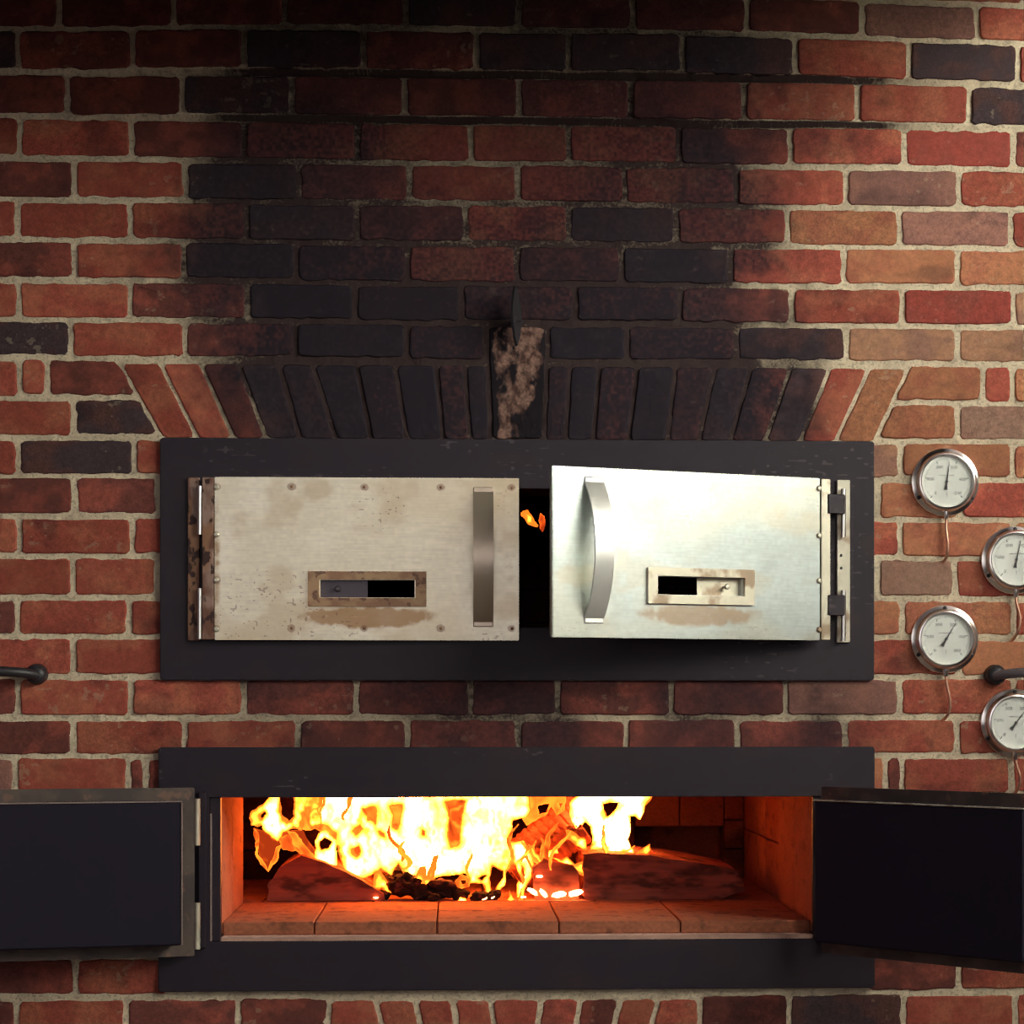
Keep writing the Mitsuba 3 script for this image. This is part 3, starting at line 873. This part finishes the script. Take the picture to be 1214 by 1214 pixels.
# ------------------------------------------------------------------ the fire: logs, embers, flames
def chunk(poly, y0, y1, seed, amp=.006, taper=.0, b='charred_wood', cell=.009):
    """A split log: its outline (x, z) in metres, running from y0 back to y1, hewn unevenly."""
    m = plate(poly.buffer(.003).buffer(-.003), y0, y1)
    m = m.subdivide_to_size(.018)
    m.merge_vertices()
    v = m.vertices
    c = np.array([poly.centroid.x, (y0 + y1) / 2, poly.centroid.y])
    q = v * [18, 14, 60] + seed
    d = (meshkit.fbm(q, 3, int(seed)) - .5) * 2 * amp
    rad = (v - c) * [1, .6, 1]
    rad /= np.maximum(np.linalg.norm(rad, axis=1, keepdims=True), 1e-6)
    v = v + rad * d[:, None]
    v[:, 2] = np.maximum(v[:, 2], FZ + .001)
    return trimesh.Trimesh(v, m.faces, process=False)


def log_thing(name, mesh, label, b='charred_wood'):
    k = add(name, mesh, b, smooth=35)
    note(k, label, 'log')
    return k


poly_left = sg.Polygon([(-.388, FZ), (-.386, .672), (-.362, .705), (-.318, .727), (-.270, .712), (-.205, .682), (-.150, .648), (-.145, FZ)])
log_thing('log', chunk(poly_left, .47, .80, 1.0), 'dark split log with a rounded back at the left end of the fire')
poly_right = sg.Polygon([(.268, FZ), (.266, .728), (.30, .731), (.405, .725), (.51, .710), (.588, .694), (.600, .668), (.604, .650), (.55, FZ)])
log_thing('log', chunk(poly_right, .47, .78, 5.0, amp=.008), 'large reddish split log lying right of the flames')


def cylinder_log(a, b, r, seed, blocky=0.0):
    a, b = np.array(a, float), np.array(b, float)
    n, s = 64, 28
    pts = a + (b - a) * np.linspace(0, 1, n)[:, None]
    m = tube(pts, r, s)
    v = m.vertices
    ax = (b - a) / np.linalg.norm(b - a)
    t = (v - a) @ ax
    rad = v - (a + t[:, None] * ax)
    ln = np.maximum(np.linalg.norm(rad, axis=1, keepdims=True), 1e-9)
    ang = np.arctan2(rad[:, 2], rad[:, 1])
    groove = np.zeros(len(v))
    if blocky:   # charcoal cracks into square blocks
        groove = -blocky * np.maximum(np.exp(-((((t / .017) % 1) - .5) / .16) ** 2), np.exp(-((((ang / .75 + seed) % 1) - .5) / .16) ** 2))
    d = groove + (meshkit.fbm(v * 45 + seed, 3, int(seed)) - .5) * .010
    m.vertices = v + rad / ln * np.minimum(d, .02)[:, None] * (ln > 1e-6)
    return m


log_thing('log', cylinder_log((.105, .645, .690), (.315, .66, .868), .036, 3, .006), 'cracked glowing log leaning up through the middle of the fire')
log_thing('log', cylinder_log((.130, .560, .672), (.275, .572, .772), .028, 4, .006), 'shorter cracked log below the leaning one')
log_thing('log', chunk(sg.Polygon([(.165, FZ), (.160, .700), (.185, .716), (.245, .704), (.258, .690), (.258, FZ)]), .478, .522, 8.0), 'dark end of a short log beside the large reddish one')
for (x, z, y, r) in ((-.104, .664, .500, .034), (-.070, .648, .485, .021), (-.030, .654, .500, .030), (.012, .643, .490, .017), (.052, .641, .475, .017), (.078, .643, .480, .016), (-.150, .645, .50, .016), (-.045, .639, .465, .012), (-.12, .69, .60, .045)):
    m = trimesh.creation.icosphere(3, r)
    v = m.vertices
    d = .70 + 1.15 * (meshkit.fbm(v * 62 + x * 300, 4, 3) - .35)
    m.vertices = v * d[:, None] * [1.2, 1, .8] + [x, y, z]
    m.vertices[:, 2] = np.maximum(m.vertices[:, 2], FZ + .0005)
    k = add('charred_chunk', m, 'charcoal', smooth=40)
    note(k, 'black charred chunk of wood in the row at the foot of the flames', 'charred wood', 'charred chunks under the flames')

HEAT = np.array([[0, .30, .022, .004], [.18, 1.1, .13, .012], [.36, 3.2, .46, .032], [.55, 9.5, 1.50, .10], [.75, 22.0, 4.2, .50], [1.0, 36.0, 9.5, 1.8]])
FLAMES = [
    ('curl', [(-432, 804),(-425, 819),(-407, 830),(-372, 840),(-366, 811),(-352, 798),(-338, 807),(-338, 840),(-282, 840),(-279, 793),(-292, 782),(-303, 791),(-306, 821),(-320, 807),(-324, 779),(-348, 783),(-362, 774),(-372, 758),(-385, 762),(-397, 776),(-405, 791),(-416, 786),(-426, 790)], [[(-412, 809),(-402, 816),(-397, 811),(-409, 798)]], 520, .42),
    ('wisp', [(-421, 782),(-414, 773),(-406, 725),(-392, 695),(-381, 718),(-376, 742),(-367, 744),(-371, 721),(-378, 707),(-390, 692),(-406, 707),(-418, 749)], [], 500, -0.15),
    ('sheet', [(-376, 756),(-355, 766),(-326, 749),(-298, 720),(-291, 696),(-305, 703),(-334, 731),(-362, 735)], [], 560, -0.1),
    ('wisp2', [(-351, 779),(-330, 769),(-296, 720),(-247, 692),(-233, 664),(-212, 664),(-233, 650),(-247, 671),(-303, 709),(-337, 751)], [], 515, 0.0),
    ('loop', [(-294, 716),(-291, 740),(-296, 754),(-289, 772),(-272, 781),(-251, 758),(-247, 705),(-261, 697),(-282, 702)], [[(-286, 753),(-272, 765),(-258, 754),(-268, 739),(-284, 737)]], 520, 0.7),
    ('mass', [(-304, 839),(-194, 840),(-115, 840),(-24, 840),(68, 840),(157, 839),(159, 819),(147, 805),(122, 796),(115, 752),(143, 755),(168, 717),(170, 688),(152, 660),(138, 629),(127, 629),(133, 660),(143, 696),(117, 706),(106, 689),(105, 660),(89, 638),(82, 636),(99, 675),(99, 689),(78, 699),(71, 675),(76, 625),(69, 629),(59, 661),(46, 664),(32, 664),(25, 685),(-10, 679),(-41, 675),(-55, 661),(-73, 661),(-80, 675),(-98, 668),(-120, 707),(-133, 682),(-157, 695),(-175, 681),(-199, 672),(-220, 667),(-233, 683),(-245, 718),(-252, 767),(-269, 785),(-304, 795)], [[(-219, 732),(-205, 744),(-199, 728),(-208, 718),(-217, 723)], [(-161, 777),(-150, 770),(-150, 763),(-159, 767)], [(-138, 827),(-110, 828),(-112, 805),(-124, 777),(-133, 784),(-129, 809)], [(-20, 837),(22, 839),(11, 780),(4, 742),(-8, 740),(-17, 767),(-12, 802)], [(-71, 774),(-64, 774),(-63, 765),(-70, 763)], [(-220, 774),(-199, 790),(-199, 778),(-212, 765)], [(46, 675),(68, 682),(60, 668)], [(-196, 823),(-171, 823),(-168, 792),(-182, 802)]], 540, .58),
    ('lick1', [(-172, 693),(-159, 696),(-142, 665),(-133, 647),(-145, 637),(-156, 658),(-166, 651),(-177, 633),(-205, 637),(-177, 647),(-170, 665)], [], 500, 0.45),
    ('lick2', [(1, 672),(15, 686),(33, 679),(29, 661),(15, 656),(5, 660)], [[(12, 674),(24, 675),(22, 665),(13, 663)]], 490, 0.1),
    ('lick3', [(-86, 679),(-72, 700),(-61, 700),(-60, 679),(-41, 724),(-34, 724),(-41, 693),(-54, 661),(-65, 661),(-68, 672),(-79, 672)], [], 495, 0.4),
    ('lick4', [(6, 631),(8, 645),(19, 638),(22, 631),(15, 626)], [], 480, 0.7),
    ('lick5', [(107, 631),(112, 648),(119, 634),(128, 629),(137, 651),(149, 658),(140, 634),(156, 630),(133, 625)], [], 480, 0.6),
    ('star', [(242, 832),(285, 837),(350, 837),(442, 835),(403, 826),(400, 811),(393, 795),(382, 801),(371, 801),(372, 776),(363, 752),(372, 741),(375, 724),(357, 729),(338, 720),(323, 720),(320, 738),(288, 734),(288, 762),(285, 782),(273, 793),(266, 782),(258, 768),(249, 791)], [[(314, 829),(347, 834),(338, 812),(320, 800),(313, 815)]], 560, .70),
    ('piece1', [(234, 775),(245, 772),(256, 764),(275, 754),(281, 733),(272, 733),(251, 747),(238, 753)], [], 540, 0.55),
    ('piece2', [(205, 717),(221, 713),(236, 722),(250, 704),(274, 710),(270, 679),(255, 685),(233, 686),(242, 695),(224, 702)], [], 525, 0.6),
    ('piece3', [(186, 726),(195, 732),(214, 736),(215, 729),(205, 722),(197, 711),(193, 697),(189, 709)], [], 520, 0.9),
    ('spark', [(381, 725),(392, 734),(408, 745),(412, 732),(404, 723),(393, 726)], [], 530, 0.7),
    ('lattice', [(161, 835),(212, 836),(235, 836),(232, 817),(215, 805),(203, 826),(191, 807),(170, 794),(149, 782),(143, 797)], [[(176, 826),(200, 832),(194, 814),(179, 807)], [(215, 829),(229, 830),(223, 817)]], 575, 0.15),
    ('veil', [(-429, 779),(-405, 772),(-384, 753),(-356, 772),(-328, 774),(-294, 719),(-310, 705),(-342, 733),(-374, 740),(-384, 705),(-396, 687),(-412, 705)], [], 580, -0.42),
    ('veil2', [(-340, 835),(-287, 837),(-117, 837),(83, 837),(159, 837),(158, 812),(115, 798),(111, 752),(83, 741),(11, 702),(-95, 703),(-166, 699),(-237, 714),(-255, 753),(-294, 778),(-329, 776)], [], 600, 0.02),
]


def flame_mesh(pts, holes, depth, heat, seed):
    pts = np.array(pts, float) / 1000
    top = (pts[:, 1] > .8335) & (pts[:, 1] < .9)
    pts[top, 1] += .022 + .030 * np.array([math.sin(61 * x + seed) ** 2 for x in pts[top, 0]])
    poly = sg.Polygon(pts.tolist(), [(np.array(h) / 1000).tolist() for h in holes]).buffer(0)
    h = .0012
    x0, z0, x1, z1 = poly.bounds
    xs, zs = np.arange(x0 - .012, x1 + .012, h), np.arange(z0 - .012, z1 + .012, h)
    gx, gz = np.meshgrid(xs, zs, indexing='ij')
    q = np.stack([gx, gz, gx * 0 + seed], -1)
    w1 = np.stack([meshkit.fbm(q * [34, 26, 1], 3, 11), meshkit.fbm(q * [34, 26, 1] + 9, 3, 12)], -1) - .5
    w2 = np.stack([meshkit.noise(q * [110, 80, 1], 13), meshkit.noise(q * [110, 80, 1] + 5, 14)], -1) - .5
    wx, wz = gx + .014 * w1[..., 0] + .004 * w2[..., 0], gz + .010 * w1[..., 1] + .004 * w2[..., 1]
    inside = shapely.contains_xy(poly, wx, wz)
    dist = ndimage.distance_transform_edt(inside) * h
    dist = np.where(inside, ndimage.gaussian_filter(dist, .8), 0)
    thick = .85 * np.sqrt(np.maximum(dist, 0) * .014)
    streak = ndimage.gaussian_filter(meshkit.fbm(np.stack([wx * 62 + 9 * w1[..., 0], wz * 17 + 4 * w1[..., 1], gx * 0 + seed], -1), 3, 21), 1.6) - .5
    lump = ndimage.gaussian_filter(meshkit.fbm(np.stack([wx * 24 + 3 * w1[..., 1], wz * 15, gx * 0 + seed + 4], -1), 2, 22), 2.0) - .5
    if heat < .3:    # thin sheets: brightest along their rims
        temp = np.clip(.20 + .5 * heat + .11 * np.exp(-dist / .0018) + .55 * streak + .3 * lump, .02, .35)
    else:
        temp = np.clip(heat - .40 + .66 * (1 - np.exp(-dist / .006)) + .95 * streak + .70 * lump, .24, 1)
    col = np.stack([np.interp(temp, HEAT[:, 0], HEAT[:, 1 + c]) for c in range(3)], -1)
    wave = .012 * (meshkit.noise(q * [16, 16, 1] + 3, 31) - .5)
    idx = np.arange(gx.size).reshape(gx.shape)
    cell = inside[:-1, :-1] | inside[1:, :-1] | inside[:-1, 1:] | inside[1:, 1:]
    a, b, c, d = idx[:-1, :-1][cell], idx[1:, :-1][cell], idx[1:, 1:][cell], idx[:-1, 1:][cell]
    front = np.stack([gx, depth + wave - thick, gz], -1).reshape(-1, 3)
    rear = np.stack([gx, depth + wave + thick, gz], -1).reshape(-1, 3)
    fr = np.vstack([np.c_[a, b, c], np.c_[a, c, d]])
    m = trimesh.Trimesh(np.vstack([front, rear]), np.vstack([fr, fr[:, ::-1] + len(front)]), process=False)
    return m, np.vstack([col.reshape(-1, 3)] * 2)


def flame_entry(name, items):
    ms, cs = [], []
    for (_, pts, holes, depth, heat), seed in items:
        m, c = flame_mesh(pts, holes, depth / 1000, heat, seed)
        used = np.zeros(len(m.vertices), bool)
        used[m.faces.ravel()] = True
        new = np.cumsum(used) - 1
        ms.append(trimesh.Trimesh(m.vertices[used], new[m.faces], process=False))
        cs.append(c[used])
    k = key_for(name)
    scene[k] = mikit.ply(cat(*ms), 'burning_gas', smooth=True, color=np.vstack(cs), emitter={'type': 'area', 'radiance': {'type': 'mesh_attribute', 'name': 'vertex_color'}})
    return k


rw = np.random.default_rng(21)
for i in range(16):   # thin licks curling up in front of the body of the fire
    x, z, h = rw.uniform(-.36, .36), rw.uniform(.655, .72), rw.uniform(.04, .10)
    if x < -.14:
        z += .045 + .09 * min(1, (-.14 - x) / .2)
        h *= .7
    t = np.linspace(0, 1, 14)
    cx_ = x + (.010 * np.sin(t * rw.uniform(3, 7) + rw.uniform(0, 6)) + rw.uniform(-.03, .03) * t)
    wd = (.0026 + .0016 * rw.random()) * np.sin(np.pi * (.08 + .92 * t)) ** .8 + .0006
    FLAMES.append(('lick', [(1000 * (a - b), 1000 * (z + h * k)) for a, b, k in zip(cx_, wd, t)] + [(1000 * (a + b), 1000 * (z + h * k)) for a, b, k in zip(cx_[::-1], wd[::-1], t[::-1])], [], int(rw.uniform(478, 500)), float(rw.choice([-.1, .05, .2, .5]))))
numbered = [(f, 3.1 * i + 1) for i, f in enumerate(FLAMES)]
pick = lambda *names: [x for x in numbered if x[0][0] in names]  # noqa: E731
note('fire', 'bright yellow and white log fire filling the left and middle of the firebox', 'fire')
note(flame_entry('fire__flame', pick('mass', 'veil2', 'lick1', 'lick2', 'lick3', 'lick4', 'lick5', 'lick')), 'tall white-hot body of flame')
note(flame_entry('fire__flame', pick('curl', 'veil', 'wisp', 'sheet', 'wisp2', 'loop')), 'orange curling flame at the left')
note(flame_entry('fire__flame', pick('star', 'piece1', 'piece2', 'piece3', 'spark', 'lattice')), 'separate yellow flame at the right')

emb = []
for (x, z, s, a) in ((.160, .652, .012, -35), (.183, .648, .011, -50), (.215, .645, .015, 10), (.250, .648, .015, 15), (.175, .683, .007, 0), (.141, .640, .006, 0), (.060, .637, .006, 20), (.078, .640, .005, 40), (-.165, .640, .005, 0)):
    m = trimesh.creation.icosphere(2, 1.0)
    m.vertices = m.vertices * (.8 + .5 * meshkit.noise(m.vertices * 2 + x * 90, 3))[:, None] * [s, s * .6, s * .42]
    m.apply_transform(TM.rotation_matrix(math.radians(-a), [0, 1, 0]))
    m.apply_translation([x, .468, z])
    emb.append(m)
k = 'embers'
em = cat(*emb)
scene[k] = mikit.ply(em, 'burning_gas', smooth=True, emitter={'type': 'area', 'radiance': rgb((14.0, 4.0, 1.2))})
note(k, 'small white-hot embers strewn in front of the logs', 'embers', kind='stuff')

# the little fire seen in the gap between the upper doors
UP = [('gap', [(131, 1428), (136, 1434), (143, 1437), (148, 1430), (153, 1421), (158, 1414), (165, 1404), (163, 1400), (154, 1401), (146, 1407), (138, 1417)], [], 320, .36),
      ('gap2', [(172, 1430), (180, 1424), (184, 1408), (181, 1396), (172, 1402), (166, 1416)], [], 420, -.50)]
for i, f in enumerate(UP):
    flame_entry('oven_flame__tongue', [(f, 50 + i)])
note('oven_flame', 'small orange flame glimpsed in the gap between the stainless doors', 'fire')

# ------------------------------------------------------------------ the room that lights it
W = WINDOW
wall_poly = sg.box(-6.2, 0, .2, 3.05).difference(sg.box(W['y0'], W['z0'], W['y1'], W['z1']))
m = trimesh.creation.extrude_polygon(wall_poly, .25, engine='earcut')
v = m.vertices
m.vertices = np.stack([W['x'] + v[:, 2], v[:, 0], v[:, 1]], 1)
note(add('wall_right', m, 'white_plaster'), 'plain plastered wall with a window', kind='structure')
note(add('wall_left', box(-3.3, -3.2, -6.2, .2, 0, 3.05), 'plaster'), 'plain plastered wall', kind='structure')
F = FILL_WINDOW
e = trimesh.creation.extrude_polygon(sg.box(-3.3, 0, 2.6, 3.05).difference(sg.box(F['x0'], F['z0'], F['x1'], F['z1'])), .2, engine='earcut')
v = e.vertices
e.vertices = np.stack([v[:, 0], F['y'] - v[:, 2], v[:, 1]], 1)
note(add('wall_front', e, 'white_plaster'), 'plastered wall with an added fill window behind the viewer', kind='structure')
bars = [box(a, b, F['y'] - .06, F['y'] + .01, c, d) for a, b, c, d in [(F['x0'], F['x1'], F['z0'], F['z0'] + .05), (F['x0'], F['x1'], F['z1'] - .05, F['z1'])] + [
    (x - .025, x + .025, F['z0'], F['z1']) for x in np.linspace(F['x0'] + .025, F['x1'] - .025, 5)]]
note(add('added_window_2', cat(*bars), 'window_paint'), 'painted frame of the added fill window', kind='structure')
pane = trimesh.Trimesh([[F['x0'], F['y'] - .04, F['z0']], [F['x1'], F['y'] - .04, F['z0']], [F['x1'], F['y'] - .04, F['z1']], [F['x0'], F['y'] - .04, F['z1']]], [[0, 2, 1], [0, 3, 2]], process=False)
scene['added_window_2__pane'] = mikit.ply(pane, 'burning_gas', emitter={'type': 'area', 'radiance': rgb(F['radiance'])})
note('added_window_2__pane', 'bright pane added as frontal fill light')
note(add('floor', box(-3.3, 2.6, -6.3, .2, -.1, 0), 'paving'), 'dull brown floor', kind='structure')
note(add('ceiling', box(-3.3, 2.6, -6.3, .2, 3.0, 3.1), 'dark_timber'), 'plain ceiling', kind='structure')
note(add('wall_side', box(-3.3, -2.08, -.02, .1, 0, 3.0), 'plaster'), 'plain plaster beside the brickwork', kind='structure')
bars = [box(W['x'] - .01, W['x'] + .07, a, b, c, d) for a, b, c, d in (
    (W['y0'], W['y1'], W['z0'], W['z0'] + .05), (W['y0'], W['y1'], W['z1'] - .05, W['z1']), (W['y0'], W['y0'] + .05, W['z0'], W['z1']), (W['y1'] - .05, W['y1'], W['z0'], W['z1']),
    ((W['y0'] + W['y1']) / 2 - .03, (W['y0'] + W['y1']) / 2 + .03, W['z0'], W['z1']), (W['y0'], W['y1'], (W['z0'] + W['z1']) / 2 - .02, (W['z0'] + W['z1']) / 2 + .02))]
note(add('window_1', cat(*bars), 'window_paint'), 'painted window frame', kind='structure')
pane = trimesh.Trimesh([[W['x'] + .05, W['y0'], W['z0']], [W['x'] + .05, W['y1'], W['z0']], [W['x'] + .05, W['y1'], W['z1']], [W['x'] + .05, W['y0'], W['z1']]], [[0, 2, 1], [0, 3, 2]], process=False)
scene['window_1__pane'] = mikit.ply(pane, 'burning_gas', emitter={'type': 'area', 'radiance': rgb(W['radiance'])})
note('window_1__pane', 'bright frosted window pane')

# an unseen hood added just above the picture: it keeps the upper brickwork in shade
hood_out = sg.Polygon([(-1.0, 2.085), (-1.0, 2.25), (-.30, 2.98), (0, 2.98), (0, 2.97), (-.29, 2.97), (-.985, 2.245), (-.985, 2.085)])
m = trimesh.creation.extrude_polygon(hood_out, 2.9, engine='earcut')
v = m.vertices
shell = trimesh.Trimesh(np.stack([-1.7 + v[:, 2], v[:, 0], v[:, 1]], 1), m.faces, process=False)
cheek = sg.Polygon([(-1.0, 2.085), (-1.0, 2.25), (-.30, 2.98), (-.075, 2.98), (-.075, 2.42)])
cheeks = []
for x in (-1.7, 1.185):
    m = trimesh.creation.extrude_polygon(cheek, .015, engine='earcut')
    v = m.vertices
    cheeks.append(trimesh.Trimesh(np.stack([x + v[:, 2], v[:, 0], v[:, 1]], 1), m.faces, process=False))
note('added_shade_hood', 'added black steel hood that shades the upper wall, out of the picture', 'hood')
add('added_shade_hood__shell', shell, 'black_steel')
for c in cheeks:
    add('added_shade_hood__cheek', c, 'black_steel')

note(add('added_trim_1', box(-3.2, 2.35, -6.2, -6.185, 0, .88), 'bounce_cut_board'), 'added dark boarding that cuts bounce light below the fill window', kind='structure')  # unseen dark boarding, added to cut the low bounce light on the wall
note(add('added_trim_2', box(2.335, 2.35, -6.185, 0, 0, .88), 'bounce_cut_board'), 'added dark boarding that cuts bounce light on the right wall', kind='structure')
